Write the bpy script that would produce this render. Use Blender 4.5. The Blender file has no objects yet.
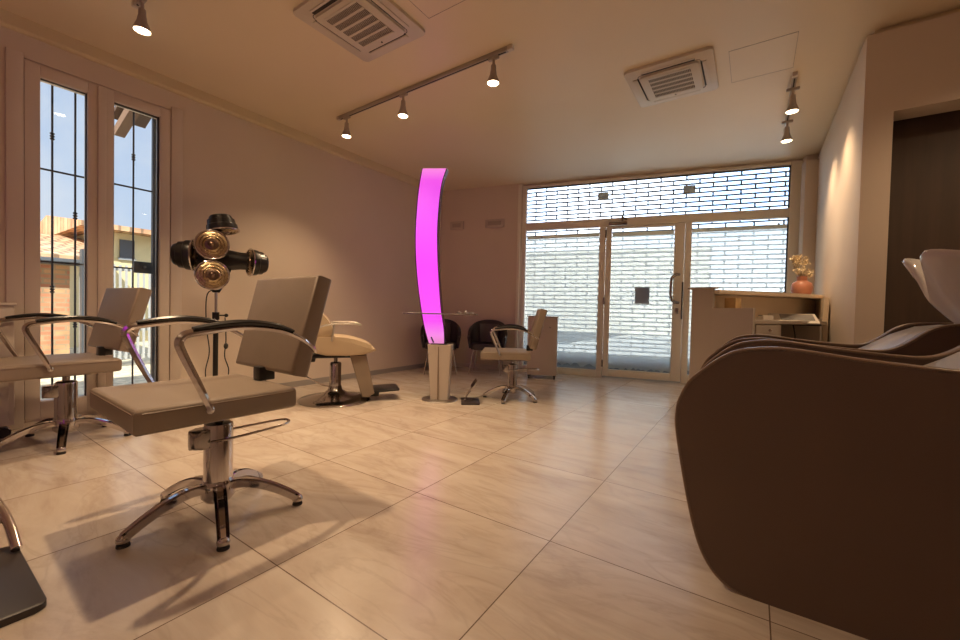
import bpy, bmesh, math, random
from mathutils import Vector, Matrix, Euler
random.seed(7)
S = bpy.context.scene
C = S.collection
PI = math.pi
R = math.radians
H = 3.15            # ceiling height

# ------------------------------------------------------------------ materials
def new_mat(name):
    m = bpy.data.materials.new(name); m.use_nodes = True
    nt = m.node_tree; b = nt.nodes['Principled BSDF']
    return m, nt, b
def pbr(name, col, rough=.5, metal=0., spec=.5, emit=None, estr=0., bump=0., bscale=60., var=0., vscale=4., coat=0., trans=0.):
    m, nt, b = new_mat(name)
    b.inputs['Base Color'].default_value = (*col, 1)
    b.inputs['Roughness'].default_value = rough
    b.inputs['Metallic'].default_value = metal
    b.inputs['Specular IOR Level'].default_value = spec
    b.inputs['Coat Weight'].default_value = coat
    b.inputs['Transmission Weight'].default_value = trans
    if emit:
        b.inputs['Emission Color'].default_value = (*emit, 1); b.inputs['Emission Strength'].default_value = estr
    if bump or var:
        tc = nt.nodes.new('ShaderNodeTexCoord')
    if bump:
        n = nt.nodes.new('ShaderNodeTexNoise'); n.inputs['Scale'].default_value = bscale; n.inputs['Detail'].default_value = 3
        nt.links.new(tc.outputs['Object'], n.inputs['Vector'])
        bp = nt.nodes.new('ShaderNodeBump'); bp.inputs['Strength'].default_value = bump; bp.inputs['Distance'].default_value = .01
        nt.links.new(n.outputs['Fac'], bp.inputs['Height']); nt.links.new(bp.outputs['Normal'], b.inputs['Normal'])
    if var:
        n = nt.nodes.new('ShaderNodeTexNoise'); n.inputs['Scale'].default_value = vscale; n.inputs['Detail'].default_value = 5
        nt.links.new(tc.outputs['Object'], n.inputs['Vector'])
        r = nt.nodes.new('ShaderNodeValToRGB')
        r.color_ramp.elements[0].position = .3; r.color_ramp.elements[1].position = .7
        r.color_ramp.elements[0].color = (*[c*(1-var) for c in col], 1)
        r.color_ramp.elements[1].color = (*[min(1, c*(1+var)) for c in col], 1)
        nt.links.new(n.outputs['Fac'], r.inputs['Fac']); nt.links.new(r.outputs['Color'], b.inputs['Base Color'])
    return m

def floor_mat():
    m, nt, b = new_mat('marble_tile'); N = nt.nodes.new; K = nt.links.new
    tc = N('ShaderNodeTexCoord'); sep = N('ShaderNodeSeparateXYZ'); K(tc.outputs['Object'], sep.inputs[0])
    def mth(op, a, bb=None, cc=None):
        n = N('ShaderNodeMath'); n.operation = op
        for i, v in enumerate((a, bb, cc)):
            if v is None: continue
            if isinstance(v, (int, float)): n.inputs[i].default_value = v
            else: K(v, n.inputs[i])
        return n.outputs[0]
    P = .785
    ux = mth('DIVIDE', mth('ADD', sep.outputs['X'], .708+20*P), P)
    uy = mth('DIVIDE', mth('ADD', sep.outputs['Y'], -1.635+20*P), P)
    def line(u):
        f = mth('FRACT', u); a = mth('SUBTRACT', f, .5); a = mth('ABSOLUTE', a)
        return mth('GREATER_THAN', a, .5-.0022/P)
    g = mth('MAXIMUM', line(ux), line(uy))
    cmb = N('ShaderNodeCombineXYZ'); K(mth('FLOOR', ux), cmb.inputs[0]); K(mth('FLOOR', uy), cmb.inputs[1])
    wn = N('ShaderNodeTexWhiteNoise'); K(cmb.outputs[0], wn.inputs['Vector'])
    # every tile has its own piece of veining
    add = N('ShaderNodeVectorMath'); add.operation = 'MULTIPLY_ADD'
    K(wn.outputs['Color'], add.inputs[0]); add.inputs[1].default_value = (9, 9, 9); K(tc.outputs['Object'], add.inputs[2])
    mp = N('ShaderNodeMapping'); mp.inputs['Rotation'].default_value = (0, 0, R(-33)); mp.inputs['Scale'].default_value = (1.0, 3.2, 1)
    K(add.outputs[0], mp.inputs['Vector'])
    n1 = N('ShaderNodeTexNoise'); n1.inputs['Scale'].default_value = 1.5; n1.inputs['Detail'].default_value = 8; n1.inputs['Roughness'].default_value = .62; n1.inputs['Distortion'].default_value = 1.1
    K(mp.outputs[0], n1.inputs['Vector'])
    r1 = N('ShaderNodeValToRGB'); e = r1.color_ramp.elements
    e[0].position = .28; e[0].color = (.41, .33, .265, 1); e[1].position = .68; e[1].color = (.62, .55, .47, 1)
    k = e.new(.46); k.color = (.54, .455, .375, 1)
    K(n1.outputs['Fac'], r1.inputs['Fac'])
    n2 = N('ShaderNodeTexNoise'); n2.inputs['Scale'].default_value = .9; n2.inputs['Detail'].default_value = 6; n2.inputs['Distortion'].default_value = 1.8
    K(mp.outputs[0], n2.inputs['Vector'])
    v = mth('ABSOLUTE', mth('SUBTRACT', n2.outputs['Fac'], .5))
    vein = N('ShaderNodeMapRange'); K(v, vein.inputs[0]); vein.inputs[1].default_value = 0; vein.inputs[2].default_value = .03; vein.inputs[3].default_value = .22; vein.inputs[4].default_value = 0
    mx = N('ShaderNodeMix'); mx.data_type = 'RGBA'; K(vein.outputs[0], mx.inputs[0]); K(r1.outputs[0], mx.inputs[6]); mx.inputs[7].default_value = (.33, .25, .19, 1)
    mg = N('ShaderNodeMix'); mg.data_type = 'RGBA'; K(g, mg.inputs[0]); K(mx.outputs[2], mg.inputs[6]); mg.inputs[7].default_value = (.16, .11, .08, 1)
    K(mg.outputs[2], b.inputs['Base Color'])
    b.inputs['Roughness'].default_value = .24; b.inputs['Specular IOR Level'].default_value = .5
    return m
def brick_mat(name, c1, c2, mortar, sx=1., bw=.24, rh=.07, ms=.012, axes='YZ'):
    m, nt, b = new_mat(name); N = nt.nodes.new; K = nt.links.new
    tc = N('ShaderNodeTexCoord'); sep = N('ShaderNodeSeparateXYZ'); K(tc.outputs['Object'], sep.inputs[0])
    cm = N('ShaderNodeCombineXYZ'); K(sep.outputs[axes[0]], cm.inputs[0]); K(sep.outputs[axes[1]], cm.inputs[1])
    br = N('ShaderNodeTexBrick'); K(cm.outputs[0], br.inputs['Vector'])
    br.inputs['Color1'].default_value = (*c1, 1); br.inputs['Color2'].default_value = (*c2, 1); br.inputs['Mortar'].default_value = (*mortar, 1)
    br.inputs['Scale'].default_value = sx; br.inputs['Mortar Size'].default_value = ms; br.inputs['Brick Width'].default_value = bw; br.inputs['Row Height'].default_value = rh
    br.inputs['Bias'].default_value = -.2
    n = N('ShaderNodeTexNoise'); n.inputs['Scale'].default_value = 3; n.inputs['Detail'].default_value = 6; K(tc.outputs['Object'], n.inputs['Vector'])
    mx = N('ShaderNodeMix'); mx.data_type = 'RGBA'; mx.blend_type = 'OVERLAY'; mx.inputs[0].default_value = .6
    K(br.outputs['Color'], mx.inputs[6]); K(n.outputs['Fac'], mx.inputs[7]); K(mx.outputs[2], b.inputs['Base Color'])
    b.inputs['Roughness'].default_value = .9
    return m
def glass_mat(name, tint=(1, 1, 1), refl=.08):
    m = bpy.data.materials.new(name); m.use_nodes = True; nt = m.node_tree; nt.nodes.clear(); N = nt.nodes.new; K = nt.links.new
    o = N('ShaderNodeOutputMaterial'); t = N('ShaderNodeBsdfTransparent'); t.inputs[0].default_value = (*tint, 1)
    g = N('ShaderNodeBsdfGlossy'); g.inputs['Roughness'].default_value = .01
    f = N('ShaderNodeFresnel'); f.inputs['IOR'].default_value = 1.45
    mx = N('ShaderNodeMixShader'); K(f.outputs[0], mx.inputs[0]); K(t.outputs[0], mx.inputs[1]); K(g.outputs[0], mx.inputs[2]); K(mx.outputs[0], o.inputs[0])
    return m
def film_mat():
    m = bpy.data.materials.new('frosted_film'); m.use_nodes = True; nt = m.node_tree; nt.nodes.clear(); N = nt.nodes.new; K = nt.links.new
    o = N('ShaderNodeOutputMaterial'); t = N('ShaderNodeBsdfTransparent'); t.inputs[0].default_value = (.98, .98, .92, 1)
    tl = N('ShaderNodeBsdfTranslucent'); tl.inputs[0].default_value = (.97, .96, .86, 1)
    tc = N('ShaderNodeTexCoord'); n = N('ShaderNodeTexNoise'); n.inputs['Scale'].default_value = 2.2; n.inputs['Detail'].default_value = 4; K(tc.outputs['Object'], n.inputs['Vector'])
    mr = N('ShaderNodeMapRange'); K(n.outputs['Fac'], mr.inputs[0]); mr.inputs[1].default_value = .3; mr.inputs[2].default_value = .7; mr.inputs[3].default_value = .68; mr.inputs[4].default_value = .76
    mx = N('ShaderNodeMixShader'); K(mr.outputs[0], mx.inputs[0]); K(t.outputs[0], mx.inputs[1]); K(tl.outputs[0], mx.inputs[2]); K(mx.outputs[0], o.inputs[0])
    return m
def backlit_mat(name, col, k=.6):
    m, nt, b = new_mat(name); N = nt.nodes.new; K = nt.links.new
    b.inputs['Base Color'].default_value = (*col, 1); b.inputs['Roughness'].default_value = .6
    t = N('ShaderNodeBsdfTranslucent'); t.inputs[0].default_value = (*col, 1); mx = N('ShaderNodeMixShader'); mx.inputs[0].default_value = k
    K(b.outputs[0], mx.inputs[1]); K(t.outputs[0], mx.inputs[2]); K(mx.outputs[0], nt.nodes['Material Output'].inputs['Surface']); return m
def dark_wall_mat():
    m, nt, b = new_mat('dark_brown_fabric_wall'); N = nt.nodes.new; K = nt.links.new
    tc = N('ShaderNodeTexCoord'); mp = N('ShaderNodeMapping'); mp.inputs['Scale'].default_value = (9, 9, .6); K(tc.outputs['Object'], mp.inputs[0])
    n = N('ShaderNodeTexNoise'); n.inputs['Scale'].default_value = 2; n.inputs['Detail'].default_value = 6; K(mp.outputs[0], n.inputs[0])
    r = N('ShaderNodeValToRGB'); r.color_ramp.elements[0].color = (.045, .028, .018, 1); r.color_ramp.elements[1].color = (.11, .068, .045, 1)
    K(n.outputs['Fac'], r.inputs[0]); K(r.outputs[0], b.inputs['Base Color']); b.inputs['Roughness'].default_value = .55
    return m
def glow_mat():
    m, nt, b = new_mat('magenta_acrylic'); N = nt.nodes.new; K = nt.links.new
    tc = N('ShaderNodeTexCoord'); sep = N('ShaderNodeSeparateXYZ'); K(tc.outputs['Object'], sep.inputs[0])
    r = N('ShaderNodeValToRGB'); e = r.color_ramp.elements
    mr = N('ShaderNodeMapRange'); K(sep.outputs['Z'], mr.inputs[0]); mr.inputs[1].default_value = .6; mr.inputs[2].default_value = 2.56
    K(mr.outputs[0], r.inputs[0])
    e[0].position = 0; e[0].color = (.62, .22, .40, 1); e[1].position = 1; e[1].color = (.95, .25, .75, 1)
    for p, c in ((.06, (.80, .22, .75)), (.14, (.85, .05, .90)), (.45, (.88, .02, .95)), (.75, (.75, .05, .90)), (.93, (.86, .08, .82))):
        k = e.new(p); k.color = (*c, 1)
    K(r.outputs[0], b.inputs['Emission Color']); b.inputs['Emission Strength'].default_value = 1.0
    b.inputs['Base Color'].default_value = (.25, .12, .22, 1); b.inputs['Roughness'].default_value = .25
    return m

M = dict(
    wall=pbr('wall_plaster', (.72, .61, .50), .85, bump=.12, bscale=90, var=.03, vscale=1.2),
    ceil=pbr('ceiling_paint', (.82, .69, .50), .36, spec=.35, bump=.08, bscale=120, var=.02, vscale=.8),
    cove=pbr('cove_trim', (.74, .62, .40), .6),
    darkwall=dark_wall_mat(),
    floor=floor_mat(),
    white=pbr('white_lacquer', (.66, .58, .50), .35),
    pvc=pbr('white_frame_pvc', (.72, .62, .53), .4),
    alu=pbr('white_alu_frame', (.86, .79, .66), .38),
    leather=pbr('taupe_leather', (.29, .225, .17), .48, bump=.25, bscale=260, var=.04, vscale=8),
    seam=pbr('piping', (.25, .18, .13), .5),
    chrome=pbr('chrome', (.60, .56, .55), .09, metal=1),
    chromed=pbr('dark_chrome', (.35, .32, .31), .16, metal=1),
    steel=pbr('brushed_steel', (.55, .52, .48), .32, metal=1),
    black=pbr('black_plastic', (.012, .011, .011), .3),
    blackm=pbr('matt_black', (.045, .036, .034), .35),
    rubber=pbr('rubber', (.03, .025, .025), .8),
    blackleather=pbr('black_leather', (.035, .030, .030), .38, bump=.15, bscale=200),
    greyvinyl=pbr('grey_vinyl', (.085, .07, .065), .4),
    brownside=pbr('brown_vinyl', (.115, .072, .050), .45, bump=.15, bscale=300, var=.05, vscale=3),
    cream=pbr('cream_upholstery', (.62, .58, .52), .3, bump=.1, bscale=200),
    edge=pbr('tan_edge', (.30, .21, .145), .35),
    ceramic=pbr('white_ceramic', (.72, .68, .66), .12, coat=.5),
    plinth=pbr('plinth_panel', (.52, .44, .38), .4),
    acwhite=pbr('ac_white', (.66, .58, .49), .45),
    acdark=pbr('ac_dark', (.03, .022, .018), .7),
    acgrey=pbr('ac_filter', (.07, .05, .038), .8),
    bulb=pbr('lit_bulb', (1, .8, .5), .4, emit=(1, .80, .52), estr=14),
    lampbody=pbr('lamp_body', (.42, .36, .31), .35),
    lampgold=pbr('heater_reflector', (.46, .36, .22), .25, metal=1, bump=.5, bscale=60),
    heat=pbr('heater_core', (.22, .15, .11), .3, metal=1),
    terracotta=pbr('terracotta_glaze', (.50, .21, .13), .35, var=.08, vscale=12),
    petals=pbr('cream_petals', (.85, .70, .46), .8),
    stalk=pbr('dry_stalk', (.45, .33, .16), .8),
    keyb=pbr('keyboard_white', (.75, .70, .62), .4), keys=pbr('keys_grey', (.20, .19, .18), .5),
    deskc=pbr('desk_laminate', (.50, .43, .365), .42), deskin_lit=pbr('desk_inner_warm_lit', (.86, .72, .54), .5),  # inner desk faces lightened: the warm light on them is put into the colour
    wood=pbr('pale_wood', (.55, .36, .16), .5, var=.2, vscale=9),
    magenta=glow_mat(),
    mirror=pbr('mirror_edge', (.10, .045, .06), .2, metal=.6),
    glass=glass_mat('window_glass', (.94, .97, 1)),
    shelf=glass_mat('shelf_glass', (.82, .86, .84)),
    film=film_mat(),
    filmtop=backlit_mat('film_edge', (.80, .74, .60), .5),
    gril=pbr('grille_metal', (.13, .125, .115), .55, metal=.3),
    iron=pbr('wrought_iron', (.045, .035, .032), .5, metal=.3),
    gatem=pbr('gate_paint', (.42, .42, .40), .5), gated=pbr('gate_dark', (.08, .085, .09), .5),
    brick=brick_mat('old_brick', (.55, .22, .12), (.62, .36, .18), (.42, .30, .18)),
    tiles=brick_mat('clay_roof_tiles', (.62, .34, .18), (.74, .52, .30), (.30, .18, .10), bw=.22, rh=.35, ms=.03, axes='YX'),
    yellow=pbr('yellow_render', (.74, .60, .32), .9, var=.08, vscale=2),
    cream_r=pbr('cream_render', (.92, .92, .84), .9, var=.04, vscale=1),
    shut=pbr('brown_shutter', (.12, .07, .045), .7),
    gravel=pbr('yard_gravel', (.60, .52, .34), .95, bump=.6, bscale=25, var=.35, vscale=14),
    road=pbr('street_asphalt', (.62, .63, .60), .9, var=.06, vscale=2),
    hedge=pbr('hedge_green', (.13, .26, .07), .9, var=.4, vscale=6, bump=.8, bscale=15),
    gasket=pbr('gasket', (.05, .04, .035), .7),
    paper=backlit_mat('grey_notice', (.42, .38, .39)),
    warm_panel=pbr('sign_plate', (.58, .50, .42), .35), signin=pbr('sign_inset', (.44, .37, .31), .5),
    cable=pbr('cable', (.02, .02, .02), .5),
    tag=backlit_mat('grey_box', (.60, .60, .55), .5),
)

# ------------------------------------------------------------------ mesh helpers
class MB:
    def __init__(s): s.b = bmesh.new()
    def _xf(s, vs, mat):
        if mat is not None: bmesh.ops.transform(s.b, matrix=mat, verts=vs)
    def box(s, x0, x1, y0, y1, z0, z1, bev=0, seg=2, mat=None):
        r = bmesh.ops.create_cube(s.b, size=1)['verts']
        for v in r:
            v.co = Vector((x0+(v.co.x+.5)*(x1-x0), y0+(v.co.y+.5)*(y1-y0), z0+(v.co.z+.5)*(z1-z0)))
        if bev:
            es = list({e for v in r for e in v.link_edges})
            o = bmesh.ops.bevel(s.b, geom=es, offset=bev, segments=seg, affect='EDGES', profile=.5)
            r = list({v for f in o['faces'] for v in f.verts} | {v for v in r if v.is_valid})
        s._xf(r, mat); return s
    def ring(s, pts): return [s.b.verts.new(p) for p in pts]
    def bridge(s, a, b_):
        n = len(a)
        for i in range(n): s.b.faces.new((a[i], a[(i+1) % n], b_[(i+1) % n], b_[i]))
    def loft(s, rings, cap=True, mat=None, closed=False):
        rr = [s.ring(r) for r in rings]
        for a, b_ in zip(rr, rr[1:]): s.bridge(a, b_)
        if closed: s.bridge(rr[-1], rr[0])
        elif cap:
            s.b.faces.new(list(reversed(rr[0]))); s.b.faces.new(rr[-1])
        s._xf([v for r in rr for v in r], mat); return s
    def lathe(s, prof, c=(0, 0, 0), seg=24, mat=None, cap=True):
        rings = []
        for r, z in prof:
            rings.append([Vector((c[0]+r*math.cos(2*PI*i/seg), c[1]+r*math.sin(2*PI*i/seg), c[2]+z)) for i in range(seg)])
        return s.loft(rings, cap, mat)
    def cyl(s, p0, p1, r0, r1=None, seg=16):
        r1 = r0 if r1 is None else r1
        return s.tube([p0, p1], [r0, r1], seg)
    def tube(s, pts, rad, seg=10, flat=None, closed=False):
        """round (or elliptical: flat=(w,h,normal)) tube along pts"""
        P = [Vector(p) for p in pts]; n = len(P); rings = []
        if not hasattr(rad, '__len__'): rad = [rad]*n
        up = None
        for i in range(n):
            if closed: t = (P[(i+1) % n]-P[i-1]).normalized()
            else: t = (P[min(i+1, n-1)]-P[max(i-1, 0)]).normalized()
            if up is None:
                up = Vector((0, 0, 1)) if abs(t.z) < .9 else Vector((1, 0, 0))
            a = (up - t*up.dot(t)).normalized(); b_ = t.cross(a).normalized(); up = a
            r = rad[i]; rings.append([P[i]+r*(math.cos(2*PI*k/seg)*a+math.sin(2*PI*k/seg)*b_) for k in range(seg)])
        return s.loft(rings, True, None, closed)
    def sweep(s, pts, side, w, t, closed=False, ends=True, bevk=.25):
        """flat band: section of width w (list or number) along 'side', thickness t, chamfered"""
        P = [Vector(p) for p in pts]; n = len(P); side = Vector(side).normalized(); rings = []
        W = w if hasattr(w, '__len__') else [w]*n; T = t if hasattr(t, '__len__') else [t]*n
        for i in range(n):
            tg = (P[min(i+1, n-1)]-P[max(i-1, 0)]).normalized()
            nn = tg.cross(side).normalized(); sd = nn.cross(tg).normalized()
            hw, ht = W[i]/2, T[i]/2; k = min(hw, ht)*bevk*2
            sec = [(-hw+k, -ht), (hw-k, -ht), (hw, -ht+k), (hw, ht-k), (hw-k, ht), (-hw+k, ht), (-hw, ht-k), (-hw, -ht+k)]
            rings.append([P[i]+sd*a+nn*b_ for a, b_ in sec])
        return s.loft(rings, ends)
    def prism(s, pts, axis, a0, a1, bev=0, seg=2, mat=None):
        """polygon in the two other axes, extruded along axis from a0 to a1"""
        def P(u, v, a):
            return {'x': (a, u, v), 'y': (u, a, v), 'z': (u, v, a)}[axis]
        A = s.ring([P(u, v, a0) for u, v in pts]); B = s.ring([P(u, v, a1) for u, v in pts]); s.bridge(A, B)
        f1 = s.b.faces.new(list(reversed(A))); f2 = s.b.faces.new(B); vs = A+B
        if bev:
            es = list({e for f in (f1, f2) for e in f.edges})
            o = bmesh.ops.bevel(s.b, geom=es, offset=bev, segments=seg, affect='EDGES', profile=.5)
            vs = list({v for f in o['faces'] for v in f.verts} | {v for v in vs if v.is_valid})
        s._xf(vs, mat); return s
    def sphere(s, c, r, sx=1, sy=1, sz=1, u=12, v=8):
        q = bmesh.ops.create_uvsphere(s.b, u_segments=u, v_segments=v, radius=r)['verts']
        for w in q: w.co = Vector((c[0]+w.co.x*sx, c[1]+w.co.y*sy, c[2]+w.co.z*sz))
        return s
    def build(s, name, m, parent=None, loc=(0, 0, 0), rot=(0, 0, 0), ang=40, label=None):
        bmesh.ops.recalc_face_normals(s.b, faces=s.b.faces)
        for f in s.b.faces: f.smooth = True
        for e in s.b.edges:
            if len(e.link_faces) == 2 and e.calc_face_angle(0) > R(ang): e.smooth = False
        me = bpy.data.meshes.new(name); s.b.to_mesh(me); s.b.free()
        me.materials.append(M[m] if isinstance(m, str) else m)
        o = bpy.data.objects.new(name, me); C.objects.link(o)
        o.location = loc; o.rotation_euler = rot
        if parent: o.parent = parent
        if label: o['label'] = label
        return o
def tag(o, label, cat, group=None):
    o['label'] = label; o['category'] = cat
    if group: o['group'] = group
    return o
def struct(o): o['kind'] = 'structure'; return o
def thing(name, label, cat, loc=(0, 0, 0), rz=0, group=None, rot=None):
    o = bpy.data.objects.new(name, None); o.empty_display_size = .1; C.objects.link(o)
    o.location = loc; o.rotation_euler = rot or (0, 0, rz)
    return tag(o, label, cat, group)
def dup(root, loc, rz, label=None, group=None, rot=None):
    r = root.copy(); C.objects.link(r); r.location = loc; r.rotation_euler = rot or (0, 0, rz)
    if label: r['label'] = label
    if group: r['group'] = group
    for ch in list(root.children):
        c = ch.copy(); C.objects.link(c); c.parent = r
        for g in list(ch.children):
            d = g.copy(); C.objects.link(d); d.parent = c
    return r
def smooth_path(pts, n=6):
    """Catmull-Rom through pts"""
    P = [Vector(p) for p in pts]; out = []
    for i in range(len(P)-1):
        p0, p1, p2, p3 = P[max(i-1, 0)], P[i], P[i+1], P[min(i+2, len(P)-1)]
        for k in range(n):
            t = k/n
            out.append(.5*((2*p1)+(-p0+p2)*t+(2*p0-5*p1+4*p2-p3)*t*t+(-p0+3*p1-3*p2+p3)*t**3))
    out.append(P[-1]); return out
def rrect(w, h, r, n=5, cx=0, cy=0):
    pts = []
    for sx, sy, a0 in ((1, 1, 0), (-1, 1, 90), (-1, -1, 180), (1, -1, 270)):
        for k in range(n+1):
            a = R(a0+90*k/n); pts.append((cx+sx*(w/2-r)+r*math.cos(a), cy+sy*(h/2-r)+r*math.sin(a)))
    return pts

# ------------------------------------------------------------------ room shell
XL = -4.72          # inner face of the left wall
A13 = .2269
P0 = Vector((-2.63, 6.27, 0)); EV = Vector((math.cos(A13), math.sin(A13), 0)); NV = Vector((-math.sin(A13), math.cos(A13), 0))
SFM = Matrix.Translation(P0) @ Matrix.Rotation(A13, 4, 'Z')     # storefront frame: x along the front, y outward
def place_front(o): o.location = P0; o.rotation_euler = (0, 0, A13); return o

struct(MB().prism([(-4.85, -2.4), (3.3, -2.4), (3.3, 7.80), (-4.85, 5.92)], 'z', -.15, 0).build('floor', 'floor'))
struct(MB().prism([(-4.85, -2.4), (3.3, -2.4), (3.3, 7.80), (-4.85, 5.92)], 'z', H, H+.2).build('ceiling', 'ceil'))
b = MB(); X0, X1 = XL-.14, XL       # left wall with the window opening
b.box(X0, X1, -2.4, .60, 0, H); b.box(X0, X1, 1.60, 6.4, 0, H); b.box(X0, X1, .60, 1.60, 2.87, H); b.box(X0, X1, .60, 1.60, 0, .035)
struct(b.build('wall_left', 'wall'))
struct(MB().box(-5.2, 3.3, -2.5, -2.3, 0, H).build('wall_rear', 'wall'))
struct(MB().box(2.6, 2.8, -2.4, 4.5, 0, H).build('wall_side', 'wall'))
b = MB(); b.box(-2.55, -.68, -.10, .25, 0, H); b.box(-.68, 3.2, -.02, .16, 3.125, H)
struct(place_front(b.build('wall_back', 'wall')))
b = MB(); b.box(3.19, 4.2, -.16, .25, 0, H)
struct(place_front(b.build('wall_corner', 'wall')))
struct(MB().box(.63, .79, 4.09, 7.25, 0, 3.10).build('wall_right', 'wall'))
struct(MB().box(.79, 2.62, 4.09, 4.30, 2.51, 3.10).build('wall_lintel', 'wall'))
struct(MB().box(.79, 2.62, 4.36, 4.5, 0, H).build('wall_niche', 'darkwall'))
# cove strips under the ceiling
struct(MB().prism([(XL, H-.105), (XL+.035, H-.105), (XL+.05, H-.09), (XL+.05, H), (XL, H)], 'y', -2.3, 5.75).build('trim_1', 'cove'))
struct(MB().box(.68, 2.6, 4.14, 4.36, 3.10, H).build('trim_2', 'cove'))
struct(MB().box(.68, .79, 4.36, 7.2, 3.10, H).build('trim_3', 'cove'))
struct(MB().box(XL, XL+.014, 1.70, 5.75, 0, .07).build('baseboard_left', pbr('skirting', (.36, .33, .30), .5)))
struct(place_front(MB().box(-2.1, -.70, -.114, -.10, 0, .07).build('baseboard_back', 'white')))
# pipe chase beside the shopfront and thin plaster edge
struct(place_front(MB().box(3.14, 3.40, -.30, -.16, 0, 3.04, bev=.006).build('trim_4', 'wall')))
struct(place_front(MB().box(-.74, -.69, -.135, -.02, 0, H-.02, bev=.004).build('trim_5', 'alu')))

# ------------------------------------------------------------------ left window (tall double casement)
win = bpy.data.objects.new('window_1', None); C.objects.link(win); struct(win)
def frame_x(b, y0, y1, z0, z1, w, x0, x1, wb=None):
    wb = wb or w
    b.box(x0, x1, y0, y0+w, z0, z1, bev=.004); b.box(x0, x1, y1-w, y1, z0, z1, bev=.004)
    b.box(x0, x1, y0+w, y1-w, z1-w, z1, bev=.004); b.box(x0, x1, y0+w, y1-w, z0, z0+wb, bev=.004)
b = MB(); frame_x(b, .60, 1.60, .035, 2.87, .03, XL-.13, XL-.005); b.build('window_frame', 'pvc', win)
for (y0, y1) in ((.625, 1.070), (1.074, 1.57)):
    b = MB(); frame_x(b, y0, y1, .06, 2.85, .085 if y0 < 1 else .08, XL-.10, XL+.012, .13)
    s_ = b.build('window_sash', 'pvc', win)
    g = MB(); frame_x(g, y0+.078, y1-.078, .175, 2.775, .012, XL-.06, XL-.02); g.build('gasket', 'gasket', s_)
    MB().box(XL-.045, XL-.037, y0+.085, y1-.085, .18, 2.77).build('window_pane', 'glass', s_)
# astragal + casing at the right jamb
MB().box(XL, XL+.03, 1.045, 1.10, .06, 2.85, bev=.008).build('meeting_cover', 'pvc', win)
MB().box(XL-.02, XL+.02, 1.575, 1.67, 0, 2.90, bev=.006).build('window_casing', 'pvc', win)
MB().box(XL-.02, XL+.02, .53, .622, 0, 2.90, bev=.006).build('window_casing', 'pvc', win)
# roller shutter slat edge peeking at the head
MB().box(XL-.26, XL-.15, .6, 1.6, 2.83, 2.87).build('shutter_box', 'shut', win)

# wrought iron security grille outside the window
gr = thing('window_grille', 'dark wrought iron security bars with small knots outside the tall window', 'window bars', (XL-.23, 0, 0))
zt, zb = 2.86, .04
for y in (.815, .955, 1.20, 1.355):
    b = MB(); b.tube([(0, y, zb), (0, y, zt)], .0075, 8)
    k = b.build('vertical_bar', 'iron', gr)
    if y in (.815, .955, 1.22, 1.355):
        for z in ((2.39, 1.1) if y in (.815, 1.355) else (1.75, .8)):
            kb = MB()
            for dz in (-.022, 0, .022): kb.sphere((0, y, z+dz), .016, sz=.7)
            kb.build('knot', 'iron', k)
for z in (2.10, 1.33, .12):
    MB().box(-.006, .006, .60, 1.60, z-.007, z+.007).build('cross_bar', 'iron', gr)
MB().box(-.02, .02, 1.50, 1.60, zb, zt).build('shaded_jamb', 'gated', gr)  # dark post for the jamb in shade, the shade put into its colour

lk = thing('lock_box', 'dark metal lock box on the bars outside the right window sash', 'lock', (XL-.20, 1.44, 1.36))
MB().box(-.02, .02, -.09, .055, -.07, .04, bev=.006).build('case', 'gated', lk)
MB().cyl((.02, -.01, -.01), (.03, -.01, -.01), .012).build('cylinder_lock', 'steel', lk)

# ------------------------------------------------------------------ outdoors, window side
struct(MB().box(-60, -5.2, -30, 40, -.12, -.02).build('ground_yard', 'gravel'))
bw = thing('brick_outbuilding', 'old red brick outbuilding with clay tile roof seen through left window sash', 'building', (-8.6, 0, 0))
MB().box(-3.5, 0, -3.5, 1.60, -.1, 1.60).build('wall', 'brick', bw)
MB().prism([(.18, 1.58), (.18, 1.68), (-3.6, 2.28), (-3.6, 2.13)], 'y', -3.7, 1.80).build('roof', 'tiles', bw)
MB().tube([(.20, -3.7, 1.58), (.20, 1.8, 1.58)], .05, 8).build('gutter', 'gated', bw)
MB().tube([(.12, 1.72, 1.55), (.12, 1.72, 0)], .04, 8).build('downpipe', 'gatem', bw)
gt = thing('yard_gate', 'light grey metal gate of close vertical bars across the yard', 'gate', (-8.3, 0, 0))
y = 1.80; n = 0
while y < 4.4:
    MB().box(-.012, .012, y, y+.03, .10, 1.60).build('gate_bar', 'gatem', gt); y += .075
for z in (.12, .55, 1.15, 1.50):
    MB().box(-.02, .012-.03, 1.80, 4.4, z, z+.05).build('gate_rail', 'gatem', gt)
MB().box(-.06, .06, 1.66, 1.78, -.1, 1.78).build('gate_post', 'gated', gt)
MB().box(-.06, .06, 2.62, 2.72, -.1, 1.66).build('gate_post', 'gated', gt)
yh = thing('yellow_house', 'yellow rendered house with clay roof behind the yard gate', 'building', (-13.5, 0, 0))
MB().box(-6, 0, 3.0, 11, -.1, 2.85).build('wall', 'yellow', yh)
MB().prism([(.5, 2.78), (.5, 2.90), (-3, 3.40), (-6.5, 2.90), (-6.5, 2.78)], 'y', 2.6, 11.5).build('roof', 'tiles', yh)
for y in (3.42, 5.6, 7.6):
    w_ = MB().box(0, .03, y, y+.30, 2.15, 2.62).build('window', 'gated', yh)
    MB().box(.03, .05, y-.03, y+.33, 2.10, 2.15).build('sill', 'gatem', w_)
tb = thing('tiled_barn', 'low barn with mossy clay tile roof behind the brick outbuilding', 'building', (-12.5, 0, 0))
MB().box(-5, 0, -3, 2.75, -.1, 2.05).build('wall', 'yellow', tb)
MB().prism([(.35, 1.95), (.35, 2.08), (-2.6, 2.72), (-5.4, 2.2), (-5.4, 2.05), (-2.6, 2.60)], 'y', -3.4, 2.95).build('roof', 'tiles', tb)
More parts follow.
